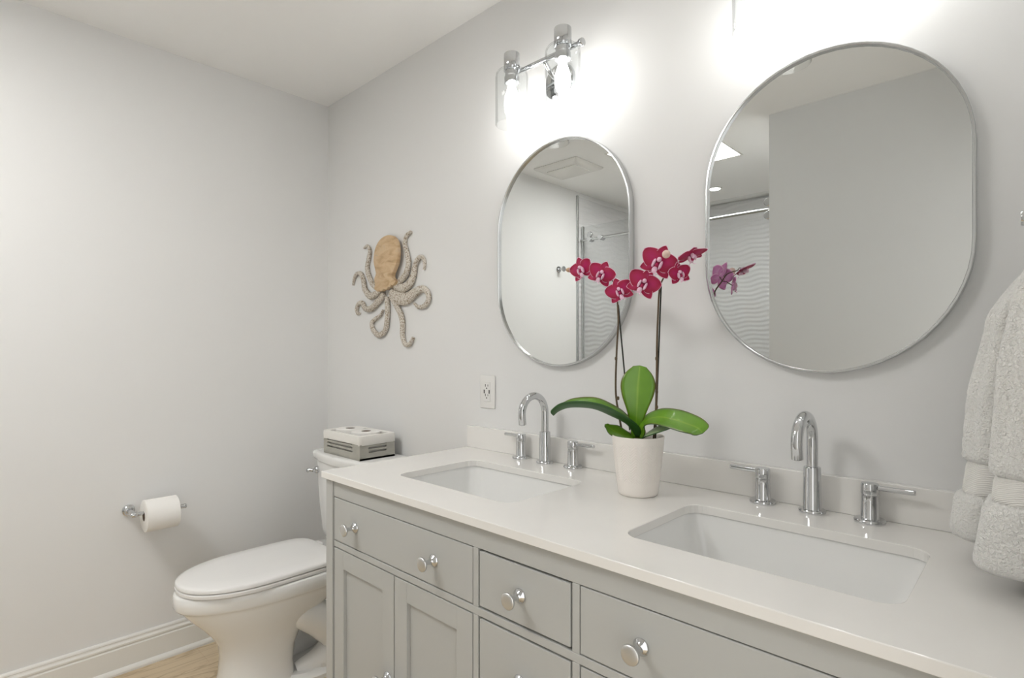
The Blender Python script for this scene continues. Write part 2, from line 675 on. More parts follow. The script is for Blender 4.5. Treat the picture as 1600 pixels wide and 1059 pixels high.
drawer(XL0, XL1, 0.692, 0.8145, 0.0012, [(1.2145, 0.751), (1.5545, 0.751)])
drawer(XQ0, XQ1, 0.692, 0.8145, 0.0012, [(2.0905, 0.751), (2.4345, 0.751)])
drawer(XM0, XM1, 0.692, 0.8145, 0.0036, [(1.8225, 0.752)])
drawer(XM0, XM1, 0.4905, 0.673, 0.0036, [(1.8225, 0.5835)])
drawer(XM0, XM1, 0.331, 0.469, 0.0036, [(1.8225, 0.400)])
drawer(XM0, XM1, 0.176, 0.311, 0.0036, [(1.8225, 0.243)])


def door(x0, x1, kx):
    z0, z1, g = 0.176, 0.673, 0.002
    x0 += g; x1 -= g; z0 += g; z1 -= g
    s = 0.051
    bm = new()
    box(bm, (x0, YF, z0), (x0 + s, YF + 0.019, z1), 0.001)
    box(bm, (x1 - s, YF, z0), (x1, YF + 0.019, z1), 0.001)
    box(bm, (x0 + s, YF + 0.0004, z1 - s), (x1 - s, YF + 0.019, z1), 0.001)
    box(bm, (x0 + s, YF + 0.0004, z0), (x1 - s, YF + 0.019, z0 + s), 0.001)
    box(bm, (x0 + s - 0.004, YF + 0.010, z0 + s - 0.004), (x1 - s + 0.004, YF + 0.017, z1 - s + 0.004))
    d = obj('door', bm, M_CAB, van, False, loc=((x0 + x1) / 2, YF, (z0 + z1) / 2))
    knob(kx, 0.409, d)


xm = (XL0 + XL1) / 2 + 0.004
door(XL0, xm, xm - 0.027)
door(xm, XL1, xm + 0.027)
xm2 = (XQ0 + XQ1) / 2
door(XQ0, xm2, xm2 - 0.027)
door(xm2, XQ1, xm2 + 0.027)

# ------------------------------------------------------------------ countertop, backsplash, sinks
CX0, CX1, CYF = 1.0555, XR - 0.002, -0.583
SINKS = [(1.4685, -0.3125), (2.2035, -0.3125)]
SHX, SHY, SR = 0.2195, 0.147, 0.035
TH = 0.019
bm = new()
loops = [[Vector((CX0, CYF, ZC)), Vector((CX1, CYF, ZC)), Vector((CX1, -0.001, ZC)), Vector((CX0, -0.001, ZC))]]
for sx, sy in SINKS:
    loops.append(rrect(sx, sy, SHX, SHY, SR, ZC, 6))
es = []
for lp in loops:
    vs = [bm.verts.new(p) for p in lp]
    es += [bm.edges.new((vs[i], vs[(i + 1) % len(vs)])) for i in range(len(vs))]
res = bmesh.ops.triangle_fill(bm, edges=es, use_beauty=True, use_dissolve=False)
fs = [f for f in bm.faces]
ex = bmesh.ops.extrude_face_region(bm, geom=fs)
bmesh.ops.translate(bm, verts=[v for v in ex['geom'] if isinstance(v, bmesh.types.BMVert)], vec=(0, 0, -TH))
ct = obj('countertop', bm, M_QUARTZ, None, False, loc=(1.83, -0.29, ZC - TH))
tag(ct, 'white quartz countertop with two sink cutouts on the greige vanity', 'countertop')
bv = ct.modifiers.new('eased edge', 'BEVEL')
bv.width = 0.0016
bv.segments = 2
bv.limit_method = 'ANGLE'
bv.angle_limit = math.radians(60)
bm = new(); box(bm, (CX0, -0.0205, ZC + 0.0003), (CX1, -0.0008, ZC + 0.0765), 0.0012)
tag(obj('backsplash', bm, M_QUARTZ, None, False, loc=(1.83, -0.01, ZC)), 'low white quartz backsplash strip standing along the back of the countertop', 'backsplash')


def sink(cx, cy, label):
    t = thing('undermount_sink', label, 'sink', (cx, cy, ZC - TH - 0.16), 'undermount sinks')
    bm = new()
    z0 = ZC - TH - 0.0004
    prof_in = [(0.004, 0.0, 0.04), (0.003, -0.012, 0.042), (-0.006, -0.05, 0.05), (-0.018, -0.10, 0.06), (-0.030, -0.128, 0.07), (-0.055, -0.144, 0.075), (-0.10, -0.150, 0.07), (-0.125, -0.151, 0.02)]
    rs = [rrect(cx, cy, SHX + 0.024, SHY + 0.022, 0.05, z0 - 0.010, 6), rrect(cx, cy, SHX + 0.024, SHY + 0.022, 0.05, z0, 6)]
    for o_, dz, r in prof_in:
        hy = SHY + o_
        rs.append(rrect(cx, cy, SHX + o_ * 1.05, hy, min(r, hy - 0.002), z0 + dz, 6))
    rs2 = []
    for o_, dz, r in reversed(prof_in):
        hy = SHY + o_ + 0.01
        rs2.append(rrect(cx, cy, SHX + o_ * 1.05 + 0.01, hy, min(r + 0.005, hy - 0.002), z0 + dz - 0.010, 6))
    rings(bm, rs[:1] + rs[1:], cap0=False)
    rings(bm, rs2 + rs[:1], cap1=False)
    bmesh.ops.remove_doubles(bm, verts=bm.verts, dist=1e-5)
    obj('basin', bm, M_PORC, t, True, 50)
    bm = new()
    lathe(bm, [(0.0, 0.004), (0.018, 0.0042), (0.021, 0.003), (0.0235, 0.003), (0.030, 0.0022), (0.031, 0.0), (0.031, -0.004), (0, -0.004)], (cx, cy, z0 - 0.150), 'z', 32)
    obj('drain', bm, M_CHROME, t)


sink(*SINKS[0], 'white rectangular undermount sink on the left, near the toilet')
sink(*SINKS[1], 'white rectangular undermount sink on the right, below the mirror nearer the towel')


# ------------------------------------------------------------------ faucets
def handle(x, y, z, s, par, tilt):
    """lever handle: disc, post, and a rod pointing to the side s"""
    bm = new()
    lathe(bm, [(0.0, 0.0), (0.0275, 0.0), (0.028, 0.0015), (0.028, 0.0058), (0.0265, 0.0078), (0.0172, 0.0088), (0.0162, 0.0105),
               (0.0152, 0.055), (0.0143, 0.0556), (0.0143, 0.0566), (0.0154, 0.0572), (0.0158, 0.0585), (0.0158, 0.0775), (0.0148, 0.0793), (0.0, 0.0796)], (x, y, z), 'z', 36)
    h = obj('handle', bm, M_CHROME, par, loc=(x, y, z))
    bm = new()
    d = Vector((s * math.cos(tilt), math.sin(tilt), 0.0)).normalized()
    p0 = Vector((x, y, z + 0.0715))
    L = 0.076
    pts = [p0, p0 + d * (L - 0.004), p0 + d * (L - 0.001), p0 + d * L]
    tube(bm, pts, [0.0052, 0.0052, 0.0049, 0.0040], 18)
    obj('lever', bm, M_CHROME, h)


def faucet(x, y, label):
    t = thing('widespread_faucet', label, 'faucet', (x, y, ZC), 'chrome faucets')
    bm = new()
    lathe(bm, [(0.0, 0.0), (0.0260, 0.0), (0.0265, 0.0015), (0.0265, 0.0055), (0.025, 0.0078), (0.0185, 0.0085), (0.0178, 0.010),
               (0.0168, 0.096), (0.0160, 0.0978), (0.0118, 0.0982), (0.0, 0.0982)], (x, y, ZC), 'z', 36)
    obj('spout_base', bm, M_CHROME, t)
    bm = new()
    R = 0.0525
    pts = [(x, y, ZC + 0.09), (x, y, ZC + 0.12), (x, y, ZC + 0.150)]
    for k in range(0, 25):
        a = PI * 1.06 * k / 24
        pts.append((x, y - R + R * math.cos(a), ZC + 0.158 + R * math.sin(a)))
    e = Vector(pts[-1]); d = (e - Vector(pts[-2])).normalized()
    pts.append(tuple(e + d * 0.020))
    n = len(pts)
    rad = [0.0112] * n
    tube(bm, pts, rad, 24)
    sp = obj('spout', bm, M_CHROME, t)
    bm = new()
    q = e + d * 0.020
    tube(bm, [q - d * 0.001, q + d * 0.0012], 0.0085, 20)
    obj('aerator', bm, M_SLOT, sp)
    handle(x - 0.104, y + 0.004, ZC, -1, t, 0.06)
    handle(x + 0.105, y + 0.004, ZC, 1, t, 0.0)


faucet(1.4515, -0.053, 'chrome two-handle faucet behind the left sink, close to the wall outlet')
faucet(2.2035, -0.055, 'chrome two-handle faucet behind the right sink, close to the hanging towel')


# ------------------------------------------------------------------ mirrors
def mirror(cx, cz, label):
    t = thing('pill_mirror', label, 'mirror', (cx, 0, cz), 'pill-shaped wall mirrors')
    hx, hz = 0.2605, 0.3525
    bm = new()
    prof = [(0.0, -0.0008), (0.0, -0.023), (0.0012, -0.0245), (0.0045, -0.0245), (0.0058, -0.023), (0.0058, -0.0008)]
    rs = [stadium(cx, cz, hx - i, hz - i, y, 28) for i, y in prof]
    rings(bm, rs, closed=True)
    obj('frame', bm, M_NICKEL, t)
    bm = new()
    rings(bm, [stadium(cx, cz, hx - 0.0058, hz - 0.0058, -0.002, 28), stadium(cx, cz, hx - 0.0058, hz - 0.0058, -0.0165, 28)])
    obj('mirror_glass', bm, M_MIRROR, t, False)


mirror(1.4745, 1.5335, 'pill-shaped mirror in a thin silver frame, the one nearer the wall octopus')
mirror(2.2115, 1.5335, 'pill-shaped mirror in a thin silver frame, the one nearer the towel')


# ------------------------------------------------------------------ vanity lights
def vanity_light(cx, label):
    t = thing('vanity_light', label, 'wall light', (cx, 0, 2.10), 'chrome vanity lights')
    zb, yb, ys = 2.108, -0.082, -0.120
    bm = new()
    lathe(bm, [(0.0, 0.0008), (0.056, 0.0008), (0.057, 0.003), (0.057, 0.012), (0.054, 0.016), (0.040, 0.018), (0.0, 0.0185)], (cx, 0, 2.065), '-y', 40)
    obj('wall_plate', bm, M_CHROME, t)
    bm = new()
    tube(bm, catmull([(cx, -0.012, 2.065), (cx, -0.045, 2.075), (cx, -0.072, 2.095), (cx, yb, zb)], 6), 0.0075, 16)
    obj('arm', bm, M_CHROME, t)
    bm = new()
    tube(bm, [(cx - 0.138, yb, zb), (cx + 0.138, yb, zb)], 0.0075, 20)
    for s in (-1, 1):
        lathe(bm, [(0.0, 0.0), (0.0105, 0.0), (0.0118, 0.002), (0.0118, 0.011), (0.0105, 0.013), (0.0, 0.0132)], (cx + s * 0.138 - 0.0066, yb, zb), 'x', 24)
    for s in (-1, 1):
        tube(bm, [(cx + s * 0.1, yb, zb), (cx + s * 0.1, ys + 0.02, zb + 0.008)], 0.007, 14)
    obj('bar', bm, M_CHROME, t)
    for s in (-1, 1):
        x = cx + s * 0.1
        bm = new()
        lathe(bm, [(0.0, 0.0), (0.0245, 0.0), (0.0245, 0.0), (0.0252, -0.0015), (0.0252, -0.050), (0.024, -0.0515), (0.0, -0.052)], (x, ys, 2.146), 'z', 32)
        cap = obj('socket_cap', bm, M_CHROME, t, loc=(x, ys, 2.146))
        bm = new()
        lathe(bm, [(0.0, 0.0), (0.021, 0.0), (0.021, -0.018), (0.0235, -0.019), (0.0235, -0.036), (0.0215, -0.0375), (0.0185, -0.0375), (0.0, -0.037)], (x, ys, 2.094), 'z', 28)
        obj('socket', bm, M_CHROME, cap)
        bm = new()
        zt, zl, r = 2.096, 1.928, 0.0505
        prof = [(0.0245, zt), (0.036, zt - 0.001), (0.044, zt - 0.005), (0.0488, zt - 0.012), (r, zt - 0.022), (r, zl + 0.001), (r - 0.0008, zl),
                (r - 0.0022, zl), (r - 0.003, zl + 0.001), (r - 0.003, zt - 0.022), (0.0462, zt - 0.0135), (0.042, zt - 0.008), (0.036, zt - 0.0045), (0.0245, zt - 0.004)]
        rs = []
        for rr, z in prof:
            rs.append([Vector((x + rr * math.cos(2 * PI * k / 48), ys + rr * math.sin(2 * PI * k / 48), z)) for k in range(48)])
        rings(bm, rs, closed=True)
        obj('shade', bm, M_GLASS, t, loc=(x, ys, 2.0), angle=60)
        bm = new()
        lathe(bm, [(0.0, 2.057), (0.011, 2.056), (0.012, 2.045), (0.016, 2.032), (0.0215, 2.015), (0.0225, 2.000), (0.0215, 1.985), (0.0165, 1.970), (0.009, 1.962), (0.0, 1.960)], (x, ys, 0), 'z', 24)
        obj('bulb', bm, M_BULB, t, loc=(x, ys, 2.0))


vanity_light(1.4745, 'chrome two-shade vanity light with lit bulbs above the mirror nearer the octopus')
vanity_light(2.2115, 'chrome two-shade vanity light with lit bulbs above the mirror nearer the towel')

# ------------------------------------------------------------------ wall outlet
ox, oz = 1.1455, 1.085
t = thing('wall_outlet', 'white wall outlet plate with two sockets and two charging ports beside the mirror', 'outlet', (ox, 0, oz))
bm = new(); box(bm, (ox - 0.037, -0.0062, oz - 0.058), (ox + 0.037, -0.0006, oz + 0.058), 0.003, 3); obj('cover_plate', bm, M_PLATE, t, True)
bm = new(); box(bm, (ox - 0.0168, -0.0085, oz - 0.034), (ox + 0.0168, -0.0055, oz + 0.034), 0.001)
rec = obj('receptacle', bm, M_PLATE, t, False)
bm = new()
for dz in (0.0225, -0.0115):
    box(bm, (ox - 0.0078, -0.0089, oz + dz - 0.004), (ox - 0.0052, -0.0082, oz + dz + 0.005))
    box(bm, (ox + 0.0050, -0.0089, oz + dz - 0.003), (ox + 0.0072, -0.0082, oz + dz + 0.004))
    lathe(bm, [(0, 0.0), (0.0026, 0.0), (0.0026, 0.0007), (0, 0.0007)], (ox, -0.0082, oz + dz - 0.0095), '-y', 14)
obj('slots', bm, M_SLOT, rec, False)
for s in (-1, 1):
    bm = new(); box(bm, (ox + s * 0.0125 - 0.0024, -0.0089, oz - 0.0055), (ox + s * 0.0125 + 0.0024, -0.0082, oz + 0.0075)); obj('charging_port', bm, M_SLOT, rec, False)

# ------------------------------------------------------------------ octopus wall art
octo = thing('octopus_wall_decor', 'wooden octopus wall decoration with tan head and whitewashed arms', 'wall decor', (0.50, 0, 1.47))


def oc(x, y, yy=-0.018):
    return at(520 + x / 4.41, 330 + y / 4.41, 'y', yy)


ARMS = [
    ([(300, 535), (262, 498), (236, 440), (226, 385), (236, 320), (243, 272), (228, 238), (202, 252)], [20, 23, 21, 19, 17, 15, 13, 7]),
    ([(322, 545), (288, 570), (248, 582), (212, 540), (200, 480), (182, 428), (150, 432), (134, 465), (126, 508)], [24, 28, 29, 25, 20, 17, 14, 10, 4]),
    ([(345, 570), (300, 625), (252, 670), (212, 668), (194, 632), (166, 636), (152, 672), (160, 706), (172, 700)], [24, 28, 25, 22, 19, 17, 14, 11, 6]),
    ([(362, 590), (366, 660), (364, 740), (350, 820), (306, 852), (268, 818), (258, 768), (288, 736), (318, 712), (332, 678)], [22, 23, 22, 22, 22, 20, 18, 14, 10, 5]),
    ([(392, 590), (428, 650), (458, 712), (470, 780), (468, 850), (484, 912), (518, 914), (540, 868)], [22, 24, 23, 22, 20, 18, 16, 9]),
    ([(395, 565), (452, 600), (506, 598), (556, 560), (604, 532), (640, 556), (648, 606), (620, 650), (578, 658), (548, 634)], [40, 50, 46, 34, 25, 21, 19, 17, 14, 8]),
    ([(420, 520), (480, 526), (524, 492), (546, 430), (556, 368), (578, 322), (604, 312), (618, 350), (612, 402)], [26, 36, 31, 25, 20, 17, 14, 11, 4]),
    ([(430, 500), (470, 462), (498, 420), (510, 350), (498, 280), (484, 215), (496, 165), (526, 138)], [24, 26, 25, 21, 18, 16, 14, 10]),
]
for pts, rad in ARMS:
    P = catmull([oc(x, y) for x, y in pts], 6)
    R = [r * 0.92 / 4.41 * 0.0027 for r in lerps(rad, len(P))]
    bm = new()
    rs = []
    N = 14
    for i, p in enumerate(P):
        tg = (P[min(i + 1, len(P) - 1)] - P[max(i - 1, 0)])
        tg.y = 0
        tg.normalize()
        n = Vector((tg.z, 0, -tg.x))
        dep = max(min(R[i] * 0.75, 0.014), 0.003)
        ring = []
        for k in range(N):
            a = 2 * PI * k / N
            yy = math.sin(a)
            ring.append(Vector((p.x, -0.0105, p.z)) + n * R[i] * math.cos(a) * (1.0 if yy > -0.2 else 0.98) + Vector((0, -dep * yy if yy > 0 else 0.0095 * min(1.0, -yy * 1.6), 0)))
        rs.append(ring)
    rings(bm, rs)
    obj('arm', bm, M_ARM, octo, True, 50)
outl = [(286, 540), (290, 505), (286, 468), (297, 432), (290, 392), (281, 350), (283, 300), (294, 250), (316, 206), (348, 174), (384, 163), (414, 172), (436, 200), (447, 245), (448, 300), (440, 352), (424, 398), (411, 432), (412, 460), (434, 478), (424, 500), (410, 512), (404, 506), (392, 526), (380, 522), (368, 542), (352, 536), (338, 552), (324, 546), (308, 553)]
bm = new()
ctr = sum((oc(x, y, -0.031) for x, y in outl), Vector()) / len(outl)
sm = catmull([oc(x, y, -0.031) for x, y in outl + outl[:1]], 3)[:-1]
prof = [(0.97, -0.014), (1.0, -0.017), (1.0, -0.029), (0.985, -0.032), (0.95, -0.0335)]
rings(bm, [[Vector((ctr.x + (p.x - ctr.x) * s, y, ctr.z + (p.z - ctr.z) * s)) for p in sm] for s, y in prof])
obj('head', bm, M_MANTLE, octo, True, 35)['label'] = 'bare tan wood head'

# ------------------------------------------------------------------ toilet
TX = 0.458
toi = thing('toilet', 'white two-piece toilet with closed lid between the wall and the vanity', 'toilet', (TX, -0.45, 0))


def egg(hw, yf, yb, z, n=72, back=0.62, q=3.6):
    """elongated outline: half width hw, front tip yf, back yb (narrower, blunter)"""
    ym = yb + (yf - yb) * 0.52
    pts = []
    for k in range(n):
        t = 2 * PI * k / n
        c, s = math.cos(t), math.sin(t)
        if s < 0:      # front half, towards -y
            x = hw * math.copysign(abs(c) ** (2 / 2.15), c)
            y = ym + (ym - yf) * -abs(s) ** (2 / 2.15)
        else:
            w = hw * (1 - (1 - back) * s ** 2.4)
            x = w * math.copysign(abs(c) ** (2 / q), c)
            y = ym + (yb - ym) * abs(s) ** (2 / q)
        pts.append(Vector((TX + x, y, z)))
    return pts


bm = new()
bowl = [  # hw, yf, yb, z, back
    (0.130, -0.672, -0.40, 0.0, 0.92), (0.130, -0.672, -0.40, 0.012, 0.92), (0.116, -0.666, -0.41, 0.03, 0.90), (0.104, -0.656, -0.41, 0.08, 0.88),
    (0.101, -0.652, -0.40, 0.14, 0.85), (0.107, -0.658, -0.375, 0.185, 0.80), (0.122, -0.680, -0.33, 0.225, 0.72), (0.145, -0.716, -0.27, 0.27, 0.62),
    (0.162, -0.752, -0.20, 0.31, 0.54), (0.172, -0.777, -0.15, 0.342, 0.60), (0.174, -0.782, -0.12, 0.352, 0.66), (0.181, -0.793, -0.05, 0.355, 0.78), (0.185, -0.798, -0.04, 0.362, 0.80),
    (0.186, -0.799, -0.03, 0.385, 0.80), (0.185, -0.797, -0.03, 0.402, 0.80), (0.180, -0.792, -0.035, 0.408, 0.80)]
rings(bm, [egg(a, b, c, d, back=e) for a, b, c, d, e in bowl])
bo = obj('bowl', bm, M_PORC, toi, True, 60)
# trapway bulge on both sides of the base, and foot flange
bm = new()
for s in (-1, 1):
    P = catmull([(TX + s * 0.05, -0.46, 0.30), (TX + s * 0.085, -0.39, 0.25), (TX + s * 0.098, -0.31, 0.185), (TX + s * 0.098, -0.26, 0.11), (TX + s * 0.088, -0.30, 0.05), (TX + s * 0.06, -0.40, 0.015)], 6)
    tube(bm, P, lerps([0.045, 0.062, 0.066, 0.062, 0.055, 0.036], len(P)), 18)
obj('trapway', bm, M_PORC, toi, True, 60)
bm = new()
rings(bm, [egg(0.150, -0.50, -0.14, z, back=0.95) if z < 0.03 else egg(0.13, -0.49, -0.15, z, back=0.95) for z in (0.0, 0.016, 0.032)])
obj('foot', bm, M_PORC, toi, True, 40)
for s in (-1, 1):
    bm = new(); lathe(bm, [(0.0, 0.0), (0.014, 0.0), (0.014, 0.016), (0.012, 0.024), (0.006, 0.028), (0, 0.0285)], (TX + s * 0.118, -0.33, 0.028), 'z', 20)
    obj('bolt_cap', bm, M_SEAT, toi)
bm = new()
rings(bm, [egg(w, f, -0.275, z, back=0.90, q=7) for w, f, z in ((0.172, -0.782, 0.4085), (0.173, -0.784, 0.4115), (0.180, -0.791, 0.413), (0.180, -0.791, 0.422), (0.177, -0.788, 0.4245))])
obj('seat', bm, M_SEAT, toi, True, 40)
bm = new()
rings(bm, [egg(w, f, bk, z, back=0.92, q=7) for w, f, bk, z in ((0.168, -0.778, -0.27, 0.4248), (0.169, -0.780, -0.27, 0.4275), (0.178, -0.789, -0.262, 0.4282), (0.179, -0.790, -0.258, 0.429), (0.179, -0.790, -0.258, 0.438), (0.176, -0.787, -0.260, 0.442), (0.166, -0.776, -0.27, 0.4450), (0.12, -0.72, -0.32, 0.4478), (0.05, -0.6, -0.43, 0.4488))])
obj('lid', bm, M_SEAT, toi, True, 40)
for s in (-1, 1):
    bm = new(); box(bm, (TX + s * 0.075 - 0.022, -0.285, 0.4085), (TX + s * 0.075 + 0.022, -0.235, 0.437), 0.007, 3); obj('hinge', bm, M_SEAT, toi)


def tank_ring(hw, yb, bulge, yc, z, r=0.035):
    """tank plan: straight back, rounded corners and a bowed front"""
    pts = [Vector((TX + hw, yb, z)), Vector((TX + hw * 0.5, yb, z)), Vector((TX - hw * 0.5, yb, z)), Vector((TX - hw, yb, z))]
    pts.append(Vector((TX - hw, (yb + yc) / 2, z)))
    n = 6
    for k in range(n + 1):
        a = PI / 2 * k / n
        pts.append(Vector((TX - hw + r - r * math.cos(a), yc + r - r * math.sin(a) - 0.0, z)))
    m = 12
    for k in range(1, m):
        u = -1 + 2 * k / m
        x = u * (hw - r)
        pts.append(Vector((TX + x, yc - bulge * (1 - u * u), z)))
    for k in range(n + 1):
        a = PI / 2 * (1 - k / n)
        pts.append(Vector((TX + hw - r + r * math.cos(a), yc + r - r * math.sin(a), z)))
    pts.append(Vector((TX + hw, (yb + yc) / 2, z)))
    return pts


bm = new()
rings(bm, [tank_ring(hw, -0.018, bl, yc, z) for hw, bl, yc, z in ((0.150, 0.008, -0.165, 0.41), (0.180, 0.012, -0.178, 0.425), (0.190, 0.014, -0.184, 0.46), (0.205, 0.018, -0.192, 0.60), (0.214, 0.022, -0.196, 0.757), (0.214, 0.022, -0.196, 0.758))])
obj('tank', bm, M_PORC, toi, True, 60)
bm = new()
rings(bm, [tank_ring(hw, -0.012, bl, yc, z) for hw, bl, yc, z in ((0.218, 0.022, -0.199, 0.7585), (0.224, 0.024, -0.205, 0.762), (0.227, 0.024, -0.208, 0.775), (0.228, 0.024, -0.209, 0.786), (0.224, 0.024, -0.206, 0.794), (0.215, 0.022, -0.198, 0.7975))])
obj('tank_lid', bm, M_PORC, toi, True, 50)
bm = new()
lp = Vector((0.290, -0.207, 0.716))
lathe(bm, [(0.0, -0.008), (0.015, -0.008), (0.016, 0.002), (0.013, 0.007), (0.008, 0.009), (0.007, 0.020), (0.0, 0.0205)], lp, '-y', 24)
tube(bm, catmull([lp + Vector((0.004, -0.018, 0)), lp + Vector((-0.008, -0.026, 0.002)), lp + Vector((-0.013, -0.031, 0.000)), lp + Vector((-0.018, -0.032, -0.004))], 5), lerps([0.007, 0.0078, 0.0095, 0.0075], 16), 14)
obj('flush_lever', bm, M_CHROME, toi)

# ------------------------------------------------------------------ crate of toilet rolls on the tank
ZT = 0.7977
KX0, KX1, KY0, KY1 = 0.345, 0.632, -0.203, -0.040
crate = thing('wooden_crate', 'small grey slatted crate with white cloth liner on the toilet tank', 'crate', ((KX0 + KX1) / 2, (KY0 + KY1) / 2, ZT))
KH = 0.082
bm = new()
w = 0.008
box(bm, (KX0, KY0, ZT), (KX1, KY1, ZT + 0.008))


def slatwall(axis, a0, a1, f, sgn, s0, s1):
    """board wall with three long slots"""
    zs = [0.0, 0.028, 0.035, 0.043, 0.050, 0.058, 0.065, KH]
    for i in range(0, 8, 2):
        lo, hi = (a0, a1)
        if axis == 'x':
            box(bm, (lo, f, ZT + zs[i]), (hi, f + sgn * w, ZT + zs[i + 1]))
        else:
            box(bm, (f, lo, ZT + zs[i]), (f + sgn * w, hi, ZT + zs[i + 1]))
    for i in (1, 3, 5):
        for lo, hi in ((a0, s0), (s1, a1)):
            if axis == 'x':
                box(bm, (lo, f, ZT + zs[i]), (hi, f + sgn * w, ZT + zs[i + 1]))
            else:
                box(bm, (f, lo, ZT + zs[i]), (f + sgn * w, hi, ZT + zs[i + 1]))


slatwall('x', KX0, KX1, KY0, 1, KX0 + 0.03, KX1 - 0.055)
slatwall('x', KX0, KX1, KY1, -1, KX0 + 0.03, KX1 - 0.055)
slatwall('y', KY0 + w, KY1 - w, KX0, 1, KY0 + 0.04, KY1 - 0.04)
slatwall('y', KY0 + w, KY1 - w, KX1, -1, KY0 + 0.04, KY1 - 0.04)
obj('box', bm, M_CRATE, crate, False)
bm = new()
mx, my, hx, hy = (KX0 + KX1) / 2, (KY0 + KY1) / 2, (KX1 - KX0) / 2, (KY1 - KY0) / 2
prof = [(0.0025, 0.062, 0.012), (0.0035, 0.064, 0.012), (0.0045, 0.088, 0.014), (0.0025, 0.096, 0.014), (-0.004, 0.098, 0.014), (-0.012, 0.094, 0.012), (-0.014, 0.06, 0.01), (-0.016, 0.012, 0.01)]
rs = []
for o_, z, r in prof:
    ring = rrect(mx, my, hx + o_, hy + o_, r, ZT + z, 6)
    if 0.061 < z < 0.0641 and o_ > 0:
        for i, p in enumerate(ring):
            p.z += 0.003 * math.sin(i * 1.3) - 0.002
    rs.append(ring)
rings(bm, rs, cap0=False, cap1=True)
# open lower hem on the outside: close it back to the crate wall
obj('liner', bm, M_LINER, crate, True, 50)['label'] = 'white cloth liner folded over the rim'


def roll_mesh(c, axis, r, core, L, name, label, group=None):
    t = thing(name, label, 'toilet paper', c, group)
    bm = new()
    prof = [(core, 0.0), (r - 0.003, 0.0), (r, 0.002), (r, L - 0.002), (r - 0.003, L), (core, L)]
    rs = []
    N = 40
    for rr, h in prof:
        ring = []
        for k in range(N):
            a = 2 * PI * k / N
            q = Vector((rr * math.cos(a), rr * math.sin(a), h)) if axis == 'z' else Vector((rr * math.cos(a), h, rr * math.sin(a)))
            ring.append(Vector(c) + q)
        rs.append(ring)
    rings(bm, rs, closed=True)
    obj('paper', bm, M_PAPER, t)
    bm = new()
    rs = []
    for rr, h in ((core, 0.001), (core, L - 0.001), (core - 0.0012, L - 0.001), (core - 0.0012, 0.001)):
        ring = []
        for k in range(N):
            a = 2 * PI * k / N
            q = Vector((rr * math.cos(a), rr * math.sin(a), h)) if axis == 'z' else Vector((rr * math.cos(a), h, rr * math.sin(a)))
            ring.append(Vector(c) + q)
        rs.append(ring)
    rings(bm, rs, closed=True)
    obj('cardboard_core', bm, M_CORE, t)
    return t


roll_mesh((0.422, -0.1215, ZT + 0.0125), 'z', 0.060, 0.020, 0.090, 'toilet_paper_roll', 'white toilet paper roll in the crate, on the side nearer the wall corner', 'rolls in the crate')
roll_mesh((0.5465, -0.1215, ZT + 0.0125), 'z', 0.060, 0.020, 0.090, 'toilet_paper_roll', 'white toilet paper roll in the crate, on the side nearer the vanity', 'rolls in the crate')

# ------------------------------------------------------------------ toilet paper holder
HX, HZ, HY = 0.092, 0.613, -0.832
hold = thing('toilet_paper_holder', 'chrome single-arm toilet paper holder on the left wall', 'paper holder', (0, HY, HZ))
bm = new()
lathe(bm, [(0.0, 0.0008), (0.021, 0.0008), (0.022, 0.003), (0.021, 0.009), (0.015, 0.013), (0.012, 0.02), (0.0, 0.021)], (0, HY, HZ), 'x', 30)
obj('wall_plate', bm, M_CHROME, hold)
bm = new()
tube(bm, [(0.012, HY, HZ), (HX - 0.004, HY, HZ)], lerps([0.010, 0.0085], 2), 18)
lathe(bm, [(0, -0.011), (0.009, -0.011), (0.0105, -0.009), (0.0105, 0.009), (0.009, 0.011), (0, 0.011)], (HX, HY, HZ), 'y', 18)
tube(bm, [(HX, HY - 0.002, HZ), (HX, -0.682, HZ), (HX, -0.668, HZ), (HX, -0.660, HZ), (HX, -0.657, HZ)], [0.0075, 0.0075, 0.0088, 0.0098, 0.0085], 18)
obj('arm', bm, M_CHROME, hold)
roll_mesh((HX, -0.802, HZ - 0.0118), 'y', 0.060, 0.0195, 0.112, 'toilet_paper_roll', 'white toilet paper roll hanging on the chrome holder on the left wall')

# ------------------------------------------------------------------ towel and its ring on the right wall
RY, RZ = -0.235, 1.428
ring = thing('towel_ring', 'chrome towel ring on the right wall holding the white towel', 'towel ring', (XR, RY, RZ))
bm = new()
lathe(bm, [(0.0, -0.0008), (0.024, -0.0008), (0.025, -0.003), (0.023, -0.008), (0.012, -0.011), (0.010, -0.012), (0.010, -0.054), (0.0115, -0.056), (0.0115, -0.0655), (0.0105, -0.067), (0.0, -0.067)], (XR, RY, RZ), 'x', 26)
obj('post', bm, M_CHROME, ring)
bm = new()
RX = XR - 0.048
rr = 0.075
pts = [Vector((RX, RY + rr * math.sin(2 * PI * k / 40), RZ - 0.007 - rr + rr * math.cos(2 * PI * k / 40))) for k in range(40)]
rs = []
for k, p in enumerate(pts):
    a = 2 * PI * k / 40
    n = Vector((0, math.sin(a), math.cos(a)))
    rs.append([p + (n * math.cos(2 * PI * j / 12) + Vector((1, 0, 0)) * math.sin(2 * PI * j / 12)) * 0.0045 for j in range(12)])
rings(bm, rs, closed=True)
obj('hoop', bm, M_CHROME, ring)

tow = thing('hand_towel', 'thick white terry hand towel hanging from the ring beside the right mirror', 'towel', (2.53, -0.235, 0.90))


